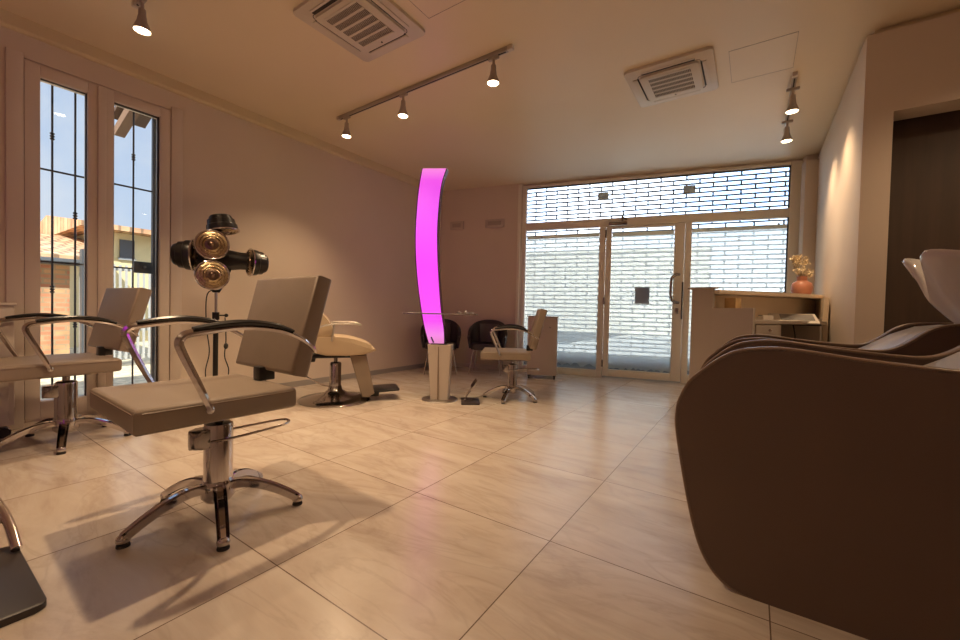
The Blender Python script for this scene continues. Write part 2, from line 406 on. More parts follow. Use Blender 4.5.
ev = thing('roof_eave', 'wooden eave with rafters above the right window sash', 'eave', (-5.35, 0, 0))
MB().prism([(0, 3.22), (-.55, 3.02), (-.55, 3.06), (0, 3.28)], 'y', 1.42, 1.72).build('boarding', 'shut', ev)
for y in (1.46,): MB().prism([(.25, 3.12), (-.6, 2.86), (-.6, 2.96), (.25, 3.24)], 'y', y, y+.09).build('rafter', pbr('old_timber', (.22, .13, .08), .8), ev)

# ------------------------------------------------------------------ shopfront (all in the rotated front frame)
sf = bpy.data.objects.new('window_2', None); C.objects.link(sf); struct(sf); place_front(sf)
ZT, ZM0, ZM1 = 3.125, 2.375, 2.50
def fbox(b, s0, s1, z0, z1, d0=-.05, d1=.04): b.box(s0, s1, d0, d1, z0, z1, bev=.005)
b = MB()
fbox(b, -.70, -.615, 0, ZT); fbox(b, 3.06, 3.20, 0, ZT); fbox(b, -.615, 3.06, 3.085, ZT); fbox(b, -.615, 3.06, ZM0, ZM1)
fbox(b, .585, .675, 0, ZM0); fbox(b, 1.80, 1.885, 0, ZM0); fbox(b, -.615, .585, 0, .105); fbox(b, 1.885, 3.06, 0, .13)
b.build('shop_frame', 'alu', sf)
MB().box(-.615, 3.06, -.012, -.004, 3.068, 3.085).box(3.048, 3.06, -.03, .0, 2.5, 3.08).box(3.048, 3.06, -.03, 0, .13, ZM0).build('gasket', 'gasket', sf)
MB().box(-.61, 3.05, .0, .006, ZM1, 3.085).build('transom_pane', 'glass', sf)
MB().box(-.61, .585, .0, .006, .105, ZM0).build('side_pane', 'glass', sf)
MB().box(1.885, 3.05, .0, .006, .13, ZM0).build('side_pane', 'glass', sf)
def film(s0, s1, z0, z1, parent, seed):
    rnd = random.Random(seed); b = MB(); n = 24
    top = [(s0+(s1-s0)*i/n, z1) for i in range(n+1)]
    bot = [(s0+(s1-s0)*i/n, z0+rnd.uniform(-.03, .03)) for i in range(n+1)]
    vt = [b.b.verts.new((x, -.006, z)) for x, z in top]; vb = [b.b.verts.new((x, -.006, z)) for x, z in bot]
    for i in range(n): b.b.faces.new((vt[i], vt[i+1], vb[i+1], vb[i]))
    b.build('frosted_film', 'film', parent)
    MB().box(s0, s1, -.012, -.004, z1-.004, z1+.05).build('film_edge', 'filmtop', parent)
film(-.60, .58, .17, 2.235, sf, 1); film(1.89, 3.045, .16, 2.235, sf, 2)
for s_, z in ((-.35, 2.30), (.40, 2.31), (2.1, 2.31), (2.95, 2.34)):
    MB().box(s_-.012, s_+.012, -.02, -.004, z-.06, z-.03).build('clip', 'tag', sf)

dr = bpy.data.objects.new('door_1', None); C.objects.link(dr); struct(dr); place_front(dr)
b = MB(); D0, D1 = .682, 1.792
b.box(D0, D0+.085, -.055, .03, .02, 2.368, bev=.005); b.box(D1-.135, D1, -.055, .03, .02, 2.368, bev=.005)
b.box(D0+.085, D1-.135, -.055, .03, 2.335, 2.368, bev=.005); b.box(D0+.085, D1-.135, -.055, .03, .02, .13, bev=.005)
b.build('door_frame', 'alu', dr)
MB().box(D0+.085, D1-.135, 0, .006, .13, 2.335).build('door_pane', 'glass', dr)
film(D0+.09, D1-.14, .15, 2.225, dr, 3)
b = MB(); hx = D1-.085
b.tube(smooth_path([(hx+.03, -.055, 1.19), (hx-.02, -.085, 1.20), (hx-.075, -.105, 1.25), (hx-.085, -.11, 1.40), (hx-.075, -.105, 1.55), (hx-.02, -.085, 1.60), (hx+.03, -.055, 1.61)], 5), .019, 10)
b.build('door_handle', 'chromed', dr)
MB().box(hx-.01, hx+.03, -.065, -.055, 1.03, 1.11, bev=.003).build('door_lock', 'chromed', dr)
for z in (.17, 1.15, 2.2): MB().cyl((D0-.005, -.07, z), (D0-.005, -.07, z+.11), .013).build('hinge', 'chromed', dr)
MB().box(D1-.02, D1+.0, -.062, -.05, .95, 1.5).build('strike_strip', 'gasket', dr)
dc = place_front(thing('door_closer', 'grey door closer with arm above the glass door', 'door closer')); 
MB().box(.72, .99, -.11, -.05, 2.375, 2.43, bev=.012).build('case', 'chromed', dc)
MB().box(.90, .93, -.10, -.08, 2.43, 2.52).tube([(.915, -.09, 2.51), (.98, -.06, 2.46)], .009, 8).build('arm', 'chromed', dc)
pn = place_front(MB().prism([(1.13, 1.17), (1.34, 1.17), (1.34, 1.43), (1.13, 1.43)], 'y', .012, .0125).build('paper_notice', 'paper'))
tag(pn, 'small grey sheet taped on the frosted glass door', 'notice')
for i, (s_, lab) in enumerate(((.62, 'small grey box hanging from the transom above the door'), (1.83, 'small grey box hanging from the transom towards the reception desk'))):
    t = place_front(thing('hanging_box', lab, 'hanging box', group='grey boxes in the transom window'))
    MB().box(s_-.08, s_+.08, -.06, -.035, 2.80, 2.91, bev=.006).build('case', 'tag', t)
    MB().tube([(s_-.03, -.047, 2.91), (s_, -.047, 3.09), (s_+.03, -.047, 2.91)], .004, 6).build('hanger', 'chromed', t)

# roller grille in front of the shop, brick pattern
b = MB(); z = .34; row = 0; dG = .24
while z < 3.2:
    b.box(-.78, 3.35, dG-.010, dG+.010, z-.0105, z+.0105)
    s_ = -.70 + (.18 if row % 2 else 0)
    while s_ < 3.35:
        b.box(s_-.011, s_+.011, dG-.006, dG+.006, z, z+.0685); s_ += .36
    z += .0685; row += 1
rg = place_front(b.build('roller_grille', 'gril')); tag(rg, 'closed metal roller grille in brick pattern outside the shopfront', 'roller grille')
bb = place_front(MB().box(-.78, 3.35, dG-.02, dG+.02, .0, .10).box(-.78, 3.35, dG-.012, dG+.012, .10, .33).build('grille_bottom_bar', 'gatem', None)); 
bb.parent = rg; bb.location = (0, 0, 0); bb.rotation_euler = (0, 0, 0)
for s_ in (-.80, 3.33):
    q = MB().box(s_-.03, s_+.05, dG-.03, dG+.03, 0, H).build('guide_rail', 'gatem', rg)
    q.location = (0, 0, 0)

struct(place_front(MB().box(-30, 30, .30, 60, -.12, -.02).build('ground_street', 'road')))
fc = place_front(thing('opposite_building', 'pale cream building across the street behind the roller grille', 'building'))
MB().box(-14, 4.5, 16, 22, 0, 4.3).build('wall', 'cream_r', fc)
MB().box(-14.1, 4.6, 15.9, 22, 4.3, 4.42).build('roof_edge', 'cream_r', fc)

# ------------------------------------------------------------------ ceiling things
ac_y = thing('ceiling_air_conditioner', 'square ceiling air conditioner cassette with open louvre nearer the track lights', 'air conditioner', (-2.50, 2.02, H), group='ceiling air conditioner cassettes')
def make_ac(t):
    w = .69
    MB().prism(rrect(w, w, .03), 'z', -.026, 0, bev=.007).build('bezel', 'acwhite', t)
    for sx, sy in ((1, 0), (-1, 0), (0, 1), (0, -1)):
        L = .21; op = .030 if sy == -1 else .014
        def sl(a0, a1, z0, z1, l0): return MB().box(*( (sorted((sx*a0, sx*a1))+[-l0, l0]) if sx else ([-l0, l0]+sorted((sy*a0, sy*a1))) ), z0, z1, bev=.0008)
        sl(.245, .245+op, -.0285, -.0255, L).build('air_slot', 'acdark', t)
        sl(.245+op, .292, -.033, -.0255, L-.004).build('louvre_flap', 'acwhite', t)
    for sx in (-1, 1):
        for sy in (-1, 1):
            MB().tube([(sx*(.215+.034*math.cos(R(q))), sy*(.215+.034*math.sin(R(q))), -.0262) for q in range(0, 91, 15)], .0028, 6).build('corner_groove', 'acdark', t)
    pn = MB().prism(rrect(.47, .47, .03), 'z', -.043, -.02, bev=.006).build('centre_panel', 'acwhite', t)
    b = MB().box(-.17, .17, -.19, .17, -.0445, -.043); gf = b.build('filter', 'acgrey', t)
    b = MB()
    for i in range(6): y = -.19+i*.072; b.box(-.17, .17, y-.009, y+.009, -.048, -.0445)
    for i in range(28): x = -.17+i*.34/27; b.box(x-.0018, x+.0018, -.19, .17, -.0462, -.0445)
    b.build('grid', 'acwhite', t)
    MB().cyl((.0, .205, -.047), (0, .205, -.043), .007).build('indicator', 'acdark', t)
make_ac(ac_y)
dup(ac_y, (-.68, 4.04, H), R(0), 'square ceiling air conditioner cassette towards the shopfront, hatch seam beside it')
for loc, sz, lab in (((-1.74, 1.97, H), (.62, .60), 'flush ceiling access hatch beside the air conditioner near the tracks'), ((-.01, 4.12, H), (.44, .52), 'flush ceiling access hatch between air conditioner and right spotlights')):
    t = thing('ceiling_hatch', lab, 'hatch', loc, group='flush ceiling hatches')
    MB().box(-sz[0]/2, sz[0]/2, -sz[1]/2, sz[1]/2, -.0012, 0).build('panel', 'ceil', t)
    b = MB(); frame = (sz[0]/2+.004, sz[1]/2+.004)
    for (x0, x1, y0, y1) in ((-frame[0], frame[0], frame[1]-.002, frame[1]), (-frame[0], frame[0], -frame[1], -frame[1]+.002), (frame[0]-.002, frame[0], -frame[1], frame[1]), (-frame[0], -frame[0]+.002, -frame[1], frame[1])):
        b.box(x0, x1, y0, y1, -.0015, 0)
    b.build('seam', 'seam', t)

def track(name_label, p0, p1):
    v = Vector(p1)-Vector(p0); L = v.length; t = thing('lighting_track', name_label, 'lighting track', p0, math.atan2(v.y, v.x))
    MB().box(0, L, -.018, .018, -.034, 0, bev=.003).build('rail', 'lampbody', t)
    MB().box(.02, L-.02, -.006, .006, -.0355, -.033).build('slot', 'acdark', t)
    MB().box(-.03, .0, -.02, .02, -.036, 0, bev=.004).build('end_cap', 'white', t); MB().box(L, L+.05, -.02, .02, -.036, 0, bev=.004).build('feed_cap', 'white', t)
    return t
track('white ceiling lighting track carrying three lit spotlights', (-3.93, 2.90, H), (-1.72, 2.86, H))
track('white ceiling lighting track near the tall window, mostly above the frame', (-3.72, 1.03, H), (-1.2, 1.03, H))
track('short white ceiling lighting track near the right wall', (.235, 4.50, H), (.235, 5.75, H))
lamps = []
sp0 = thing('track_spotlight', 'first lit spotlight from the left on the three-lamp track', 'spotlight', (-3.80, 2.897, H-.034))
MB().box(-.05, .05, -.014, .014, -.022, 0, bev=.004).build('adaptor', 'lampbody', sp0)
MB().cyl((0, 0, -.02), (0, 0, -.075), .011).build('stem', 'lampbody', sp0)
hdm = Matrix.Translation((0, 0, -.075))
hsg = MB().lathe([(.012, 0), (.022, -.004), (.024, -.05), (.026, -.055), (.030, -.085), (.050, -.135), (.053, -.150), (.050, -.152), (.046, -.145)], (0, 0, -.065), 20).build('lamp_housing', 'lampbody', sp0)
MB().lathe([(.001, -.158), (.03, -.156), (.044, -.150), (.0465, -.143)], (0, 0, -.065), 20).build('bulb', 'bulb', hsg)
SP = [(-2.92, 2.885, 'middle lit spotlight on the three-lamp track'), (-1.86, 2.866, 'spotlight at the right end of the three-lamp track near the air conditioner'),
      (-3.60, 1.03, 'lit spotlight above the tall window at the upper left'), (.235, 4.70, 'nearer of two lit spotlights by the right wall'),
      (.235, 5.45, 'farther of two lit spotlights by the right wall')]
for x, y, lab in SP: dup(sp0, (x, y, H-.034), 0, lab)
dup(sp0, (-2.25, 1.03, H-.034), 0, 'lit spotlight above the frame over the near styling chair')
def spot(loc, target, W, size=110, blend=1.0, col=(1, .70, .42), rad=.035):
    l = bpy.data.lights.new('spot_light', 'SPOT'); l.energy = W; l.spot_size = R(size); l.spot_blend = blend; l.color = col; l.shadow_soft_size = rad
    o = bpy.data.objects.new('spot_light', l); C.objects.link(o); o.location = loc
    o.rotation_euler = (Vector(target)-Vector(loc)).to_track_quat('-Z', 'Y').to_euler(); return o
zl = H-.034-.065-.175
spot((-3.80, 2.897, zl), (-3.7, 2.5, 0), 120)
spot((-2.92, 2.885, zl), (-2.75, 2.5, 0), 120)
spot((-1.86, 2.866, zl), (-2.0, 3.1, 0), 85)
spot((-3.60, 1.03, zl), (-3.2, 1.3, 0), 85)
spot((-2.25, 1.03, zl), (-2.20, 1.2, 0), 150, 125)
spot((.235, 4.70, zl), (.63, 4.75, .7), 60, 105)
spot((.235, 5.45, zl), (.63, 5.5, .7), 60, 105)
# unseen spots added as fill light, behind the camera and over the wash niche
for x, y in ((.9, -.9), (-1.3, -1.2), (1.5, 3.2)):
    dup(sp0, (x, y, H-.0), 0, {.9: 'added fill spotlight outside the frame behind the camera', -1.3: 'added fill spotlight outside the frame near the lower left station', 1.5: 'added fill spotlight outside the frame above the wash basins'}[x])
    spot((x, y, H-.25), (x-.1, y+.2, 0), 60 if x == 1.5 else 34, 140)
# wall plates on the back wall
for s_, w_, lab in ((-1.86, .26, 'small white emergency light plate high on the back wall beside the magenta column'), (-1.15, .34, 'small white emergency light plate high on the back wall near the shopfront')):
    t = place_front(thing('emergency_light', lab, 'wall light', group='white plates high on the back wall'))
    MB().box(s_-w_/2, s_+w_/2, -.135, -.10, 2.44, 2.58, bev=.008).build('case', 'warm_panel', t)
    MB().box(s_-w_/2+.05, s_+w_/2-.05, -.138, -.135, 2.475, 2.545).build('diffuser', 'signin', t)

# ------------------------------------------------------------------ styling chair (faces local -Y)
def styling_chair(label, loc, rz, lift=0.):
    t = thing('styling_chair', label, 'salon chair', loc, rz, group='taupe salon styling chairs')
    ZS = .62                      # seat top
    # seat cushion: wider at the front, soft edges, slightly domed
    b = MB()
    b.prism([(-.315, -.395), (.315, -.395), (.30, .215), (-.30, .215)], 'z', ZS-.10, ZS, bev=.022, seg=4)
    st = b.build('seat', 'leather', t, ang=60)
    MB().tube([(-.30, -.393, ZS-.020), (.30, -.393, ZS-.020)], .004, 6).tube([(.313, -.37, ZS-.020), (.299, .20, ZS-.020)], .004, 6).tube([(-.313, -.37, ZS-.020), (-.299, .20, ZS-.020)], .004, 6).build('piping', 'seam', st)
    # backrest slab leaning back
    bm = Matrix.Translation((0, .235, ZS+.045)) @ Matrix.Rotation(R(-14), 4, 'X')
    b = MB(); b.prism([(-.30, 0), (.30, 0), (.31, .50), (-.31, .50)], 'y', -.045, .045, bev=.02, seg=4, mat=bm)
    bk = b.build('backrest', 'leather', t, ang=60)
    MB().box(-.035, .035, .165, .205, ZS-.11, ZS+.0).box(-.035, .035, .17, .25, ZS-.0, ZS+.07, bev=.006).build('back_bracket', 'black', t)
    for sx in (-1, 1):
        x = sx*.345
        pts = smooth_path([(sx*.318, -.155, ZS-.045), (sx*.335, -.17, ZS-.01), (x, -.205, ZS+.07), (x, -.252, ZS+.18), (x, -.270, ZS+.235), (x, -.255, ZS+.262)], 5)
        pts += smooth_path([(x, -.255, ZS+.262), (x, -.22, ZS+.272), (x, -.05, ZS+.292), (x, .10, ZS+.276), (x, .20, ZS+.238), (sx*.335, .27, ZS+.19), (sx*.315, .30, ZS+.165)], 5)[1:]
        n = len(pts)
        T = [.016+.016*math.sin(PI*min(1, i/(n*.85)))**.7 for i in range(n)]
        a = MB().sweep(pts, (1, 0, 0), .026, T, bevk=.45).sphere((sx*.322, -.155, ZS-.04), .017, sx=.6).build('armrest', 'chrome', t)
        pp = smooth_path([(x, -.225, ZS+.288), (x, -.14, ZS+.302), (x, -.04, ZS+.310), (x, .08, ZS+.298), (x, .17, ZS+.268)], 5); m = len(pp)
        MB().sweep(pp, (1, 0, 0), [.030+.018*math.sin(PI*i/(m-1)) for i in range(m)], [.012+.012*math.sin(PI*i/(m-1)) for i in range(m)], bevk=.4).build('arm_pad', 'black', a)
    # under-seat plate, piston, pump, lever
    MB().box(-.13, .13, -.17, .10, ZS-.125, ZS-.10, bev=.005).build('seat_plate', 'black', t)
    MB().cyl((0, 0, .40), (0, 0, ZS-.10), .021).build('piston', 'chromed', t)
    b = MB(); b.lathe([(.062, .10), (.064, .13), (.061, .15), (.061, .425), (.058, .438), (.045, .446), (.022, .448)], seg=28); pu = b.build('pump', 'chrome', t)
    MB().prism(rrect(.085, .10, .035), 'z', .335, .42, bev=.012, seg=3, mat=Matrix.Translation((-.005, -.070, 0))).build('pump_head', 'chromed', pu)
    lv = smooth_path([(.045, -.05, .365), (.07, .02, .37), (.08, .16, .378), (.07, .28, .383), (.03, .33, .385), (-.02, .32, .385), (-.05, .22, .38), (-.065, .05, .375), (-.05, -.04, .37)], 5)
    MB().tube(lv, .0065, 8).build('lever', 'chrome', t)
    # five-star base
    MB().lathe([(.001, .07), (.055, .07), (.070, .09), (.070, .15), (.064, .17)], seg=28).build('hub', 'chrome', t)
    for k in range(5):
        a = 2*PI*k/5+R(-90); d = Vector((math.cos(a), math.sin(a), 0)); sd = Vector((-d.y, d.x, 0))
        pts = smooth_path([d*.03+Vector((0, 0, .135)), d*.12+Vector((0, 0, .14)), d*.21+Vector((0, 0, .115)), d*.295+Vector((0, 0, .072)), d*.35+Vector((0, 0, .036))], 5); n = len(pts)
        l = MB().sweep(pts, sd, [.054-.010*i/n for i in range(n)], [.044-.010*i/n for i in range(n)], bevk=.9).sphere(tuple(d*.35+Vector((0, 0, .030))), .026, sz=.85).build('base_leg', 'chrome', t, ang=55)
        MB().lathe([(.023, 0), (.024, .003), (.022, .012)], tuple(d*.35), 16).build('glide', 'rubber', l)
    return t
near = styling_chair('large nearby taupe salon chair with chrome arms, above the floor shadow', (-2.10, .90, 0), R(-2))
c2_ = dup(near, (-4.07, .74, 0), R(4), 'taupe salon chair standing in front of the tall window'); c2_.scale = (1, 1, .965)
for o_ in [o_ for o_ in c2_.children if o_.name.startswith('lever')]: bpy.data.objects.remove(o_)
c3_ = dup(near, (-2.29, 4.09, 0), R(-60.5), 'taupe salon chair facing the magenta column, seen from its side'); c3_.scale = (.9, .9, .9)

# ------------------------------------------------------------------ reclining chair with round base
rc_ = thing('reclining_chair', 'cream padded reclining salon chair with footrest on round chrome base', 'salon chair', (-3.73, 2.75, 0), R(143.7))
# local: faces -Y
MB().lathe([(.37, 0), (.375, .012), (.36, .025), (.25, .045), (.13, .075), (.075, .115), (.062, .16)], seg=40).build('base', 'chromed', rc_)
MB().lathe([(.060, .13), (.060, .40), (.05, .415), (.02, .42)], seg=24).build('pump', 'chrome', rc_)
MB().cyl((0, 0, .40), (0, 0, .49), .02).build('piston', 'chromed', rc_)
MB().tube(smooth_path([(.05, .02, .14), (.07, .14, .16), (.06, .27, .24), (.03, .30, .27), (-.02, .28, .26), (-.04, .12, .17)], 4), .007, 8).build('lever', 'chrome', rc_)
MB().box(-.17, .17, -.15, .30, .475, .505, bev=.006).box(-.12, .12, .20, .34, .43, .48, bev=.01).build('mechanism', 'black', rc_)
prof = smooth_path([(-.40, .555), (-.37, .60), (-.28, .645), (-.12, .69), (.04, .700), (.20, .695), (.28, .69)], 4)
poly = [(p.x, p.y) for p in prof] + [(.28, .56), (.1, .51), (-.10, .505), (-.28, .515)]
MB().prism(poly, 'x', -.27, .27, bev=.03, seg=3).build('seat', pbr('cream_leather', (.55, .43, .29), .45, bump=.15, bscale=200), rc_, ang=60)
bp = [(.02, .70), (.03, .76), (.06, .84), (.13, .93), (.20, .97), (.27, .96), (.27, .88), (.24, .78), (.22, .66)]
bp = [(p.x, p.y) for p in smooth_path([(u, v, 0) for u, v in bp], 3)]
MB().prism(bp, 'x', -.24, .24, bev=.03, seg=3).build('backrest', bpy.data.materials['cream_leather'], rc_, ang=60)
for sx in (-1, 1):
    MB().tube(smooth_path([(sx*.30, .20, .74), (sx*.31, .16, .80), (sx*.31, .02, .835), (sx*.31, -.14, .84), (sx*.31, -.24, .83)], 4), .010, 8).tube([(sx*.31, .02, .83), (sx*.28, .04, .66)], .010, 8).build('armrest', 'steel', rc_)
MB().prism([(-.31, .505), (-.14, .50), (-.27, .05), (-.34, .05), (-.40, .09)], 'x', -.19, .19, bev=.015, seg=3).build('leg_rest', 'leather', rc_, ang=60)
fr = MB().prism([(-.28, .075), (-.40, .09), (-.66, .105), (-.67, .125), (-.40, .12), (-.30, .11)], 'x', -.17, .17, bev=.008).build('foot_plate', 'black', rc_)
MB().box(-.05, .05, -.46, -.30, .03, .085, bev=.006).build('hinge_block', 'black', rc_)

# ------------------------------------------------------------------ hood dryer on stand
hd_ = thing('hair_processor', 'black hair processor with round gold heater lamps on a thin stand', 'hair dryer', (-4.28, 1.80, 0), R(67.3))
# local: +X goes right in the photo, -Y towards the viewer
MB().lathe([(.05, .10), (.045, .14), (.02, .16)], seg=16).build('hub', 'black', hd_)
for k in range(5):
    a = 2*PI*k/5; l = MB().sweep([(.02*math.cos(a), .02*math.sin(a), .12), (.26*math.cos(a), .26*math.sin(a), .075)], (-math.sin(a), math.cos(a), 0), .03, .02).build('foot', 'black', hd_)
    MB().cyl((.26*math.cos(a), .26*math.sin(a)-.012, .03), (.26*math.cos(a), .26*math.sin(a)+.012, .03), .03).build('caster', 'rubber', l)
MB().cyl((0, 0, .14), (0, 0, .92), .022).build('lower_pole', 'black', hd_)
MB().cyl((0, 0, .90), (0, 0, 1.16), .012).build('upper_pole', 'steel', hd_)
MB().cyl((0, 0, .86), (0, 0, .93), .03).cyl((.02, 0, .90), (.075, 0, .90), .007).sphere((.085, 0, .90), .018).build('clamp', 'black', hd_)
MB().tube(smooth_path([(.03, .02, 1.15), (-.07, .03, 1.1), (-.075, .03, .8), (-.05, .03, .55), (-.08, .03, .35), (-.05, .02, .14)], 6), .005, 6).build('power_cord', 'cable', hd_)
MB().tube(smooth_path([(.075, .02, .88), (.085, .02, .66), (.075, .02, .50), (.11, .02, .36), (.08, .02, .2), (.04, .01, .13)], 6), .005, 6).sphere((.085, .02, .60), .02, sz=1.5).build('remote_cord', 'cable', hd_)
# body: black horizontal yoke + vertical neck
b = MB(); prof = [(-.19, .06), (-.12, .10), (0, .125), (.10, .10), (.20, .085), (.36, .08)]
b.loft([[Vector((x, .03+.05*math.cos(2*PI*k/16), 1.44+r*math.sin(2*PI*k/16))) for k in range(16)] for x, r in prof])
b.loft([[Vector((r*math.cos(2*PI*k/16), .03+.05*math.sin(2*PI*k/16), z)) for k in range(16)] for z, r in ((1.12, .03), (1.20, .07), (1.44, .16), (1.56, .09), (1.66, .08), (1.74, .05))])
b.build('body', 'black', hd_)
def heater(c, n, sc):
    """round lamp: ribbed black back shell + chrome ring + gold reflector"""
    n = Vector(n).normalized(); q = n.to_track_quat('Z', 'Y').to_matrix().to_4x4(); mt = Matrix.Translation(c) @ q @ Matrix.Scale(sc, 4)
    h = MB().lathe([(.03, -.13), (.075, -.125), (.085, -.11), (.085, -.095), (.10, -.09), (.104, -.05), (.112, -.045), (.116, -.01), (.114, .0)], seg=28, mat=mt, cap=True).build('heater_shell', 'black', hd_)
    b = MB(); b.loft([[mt @ Vector(((.118+.008*math.cos(2*PI*j/8))*math.cos(2*PI*i/28), (.118+.008*math.cos(2*PI*j/8))*math.sin(2*PI*i/28), .004+.008*math.sin(2*PI*j/8))) for j in range(8)] for i in range(28)], closed=True)
    b.build('chrome_ring', 'chrome', h)
    MB().lathe([(.111, .006), (.09, .012), (.088, .006), (.068, .014), (.066, .006), (.048, .016)], seg=28, mat=mt, cap=False).build('reflector', 'lampgold', h)
    MB().lathe([(.048, .016), (.045, .022), (.030, .024), (.028, .014), (.014, .018), (.001, .03)], seg=24, mat=mt, cap=False).build('heater_core', 'heat', h)
heater((-.035, -.14, 1.555), (-.12, -1, .06), 1.12); heater((-.03, -.15, 1.275), (.05, -1, .12), 1.12)
heater((-.18, -.03, 1.455), (1, -.22, 0), 1.2); heater((.285, -.02, 1.43), (-1, -.25, 0), 1.12); heater((.05, -.02, 1.71), (.16, -.10, -1), 1.15)

# ------------------------------------------------------------------ light columns (magenta) with plinth
def light_column(label, loc, rz):
    # local X = across the picture for the far one, lit faces on +-Y
    t = thing('light_column', label, 'light column', loc, rz, group='magenta light columns')
    MB().lathe([(.001, 0), (.20, 0), (.203, .006), (.195, .012), (.001, .014)], seg=40).build('base_disc', 'steel', t)
    b = MB()
    b.loft([[Vector((x, y, z)) for x, y in rrect(w, d, .012, 3, cx)] for z, w, d, cx in ((.012, .195, .15, .005), (.10, .20, .155, .005), (.62, .265, .19, .0))])
    pl = b.build('plinth', 'plinth', t)
    MB().box(-.012, -.002, -.098, -.075, .02, .60).build('groove', 'seam', pl)
    MB().box(-.10, .075, -.08, .08, .618, .632, bev=.003).build('top_slot', 'black', t)
    zs = [.63, .80, 1.0, 1.3, 1.6, 1.9, 2.2, 2.4, 2.555]
    xl = [-.125, -.175, -.215, -.262, -.290, -.297, -.283, -.262, -.235]
    xr = [.045, .035, .0, -.03, -.052, -.060, -.045, -.02, .028]
    L = smooth_path([(a, 0, z) for a, z in zip(xl, zs)], 4); Rr = smooth_path([(a, 0, z) for a, z in zip(xr, zs)], 4)
    b = MB(); b.loft([[Vector((l.x, -.045, l.z)), Vector((r.x, -.045, r.z)), Vector((r.x, .045, r.z)), Vector((l.x, .045, l.z))] for l, r in zip(L, Rr)])
    b.build('lit_panel', 'magenta', t)
    for Q, s_ in ((L, -1), (Rr, 1)):
        MB().sweep([(q.x+s_*.005, 0, q.z) for q in Q], (0, 1, 0), .10, .010).build('side_mirror', 'mirror', t)
    MB().tube([(-.10, -.05, .70), (-.07, -.06, .64)], .008, 8).build('switch_stalk', 'black', t)
    # glass shelf through the column
    MB().box(-.40, .40, -.13, .13, .955, .965, bev=.002).build('glass_shelf', 'shelf', t)
    MB().sweep([(-.40, -.13, .96), (.40, -.13, .96)], (0, 1, 0), .012, .014).sweep([(-.40, .13, .96), (.40, .13, .96)], (0, 1, 0), .012, .014).build('shelf_rail', 'chromed', t)
    return t
uv = math.atan2(.49, .87)
col1 = light_column('tall curved magenta light column on pale plinth with glass shelf', (-2.885, 3.50, 0), uv)
col2 = dup(col1, (-2.08, -.42, 0), R(90), 'magenta light column outside the frame before the near chair')
# little things on the shelf
for k, (u, w_, h_) in enumerate(((.20, .05, .028), (.27, .04, .035), (.33, .06, .022))):
    v = Vector((-2.885, 3.50, 0)) + Vector((math.cos(uv), math.sin(uv), 0))*u
    o = MB().lathe([(.001, 0), (w_/2, 0), (w_/2, h_*.7), (w_*.3, h_), (.001, h_)], seg=14).build('small_jar', 'steel', None, (v.x, v.y, .966))
    tag(o, ['small metal jar on the glass shelf, closest to the magenta column', 'tallest small metal jar on the glass shelf, middle of three', 'widest small metal jar at the outer end of the glass shelf'][k], 'jar', 'metal jars on the glass shelf')

def footrest(label, loc, rz):
    # local: plate under the user's feet, bar at the +Y (chair) side leaning
    t = thing('footrest', label, 'footrest', loc, rz, group='black footrests with chrome bars')
    MB().prism(rrect(.52, .36, .03), 'z', 0, .018, bev=.004).build('plate', 'blackm', t)
    MB().tube(smooth_path([(-.0, -.10, .02), (0, -.06, .10), (0, .02, .17), (0, .06, .22)], 4), .014, 8).build('upright', 'chrome', t)
    MB().sweep([(0, .02, .20), (0, .12, .30)], (1, 0, 0), .36, .02).build('foot_bar', 'chrome', t)
    return t
f1 = footrest('black floor plate with raised chrome foot bar before the far chair', (-2.555, 3.625, 0), uv-PI/2+R(8))
f1.scale = (.62, .56, .8)
f2 = thing('footrest', 'black footrest plate with chrome tube cut by the lower left corner', 'footrest', (-2.15, .10, 0), R(0), group='black footrests with chrome bars')
MB().prism(rrect(.56, .40, .03), 'z', 0, .022, bev=.004).build('plate', 'blackm', f2)
MB().tube(smooth_path([(-.19, .19, .035), (-.35, .175, .13), (-.46, .12, .22), (-.47, .0, .25), (-.36, -.13, .16), (-.20, -.17, .035)], 5), .017, 12).build('frame_tube', 'chrome', f2)
MB().tube([(-.33, .175, .115), (-.33, .10, .10), (-.30, -.14, .10)], .012, 8).build('cross_tube', 'chrome', f2)
MB().tube([(-.47, .06, .25), (-.47, -.06, .25)], .024, 12).build('foot_bar', 'rubber', f2)

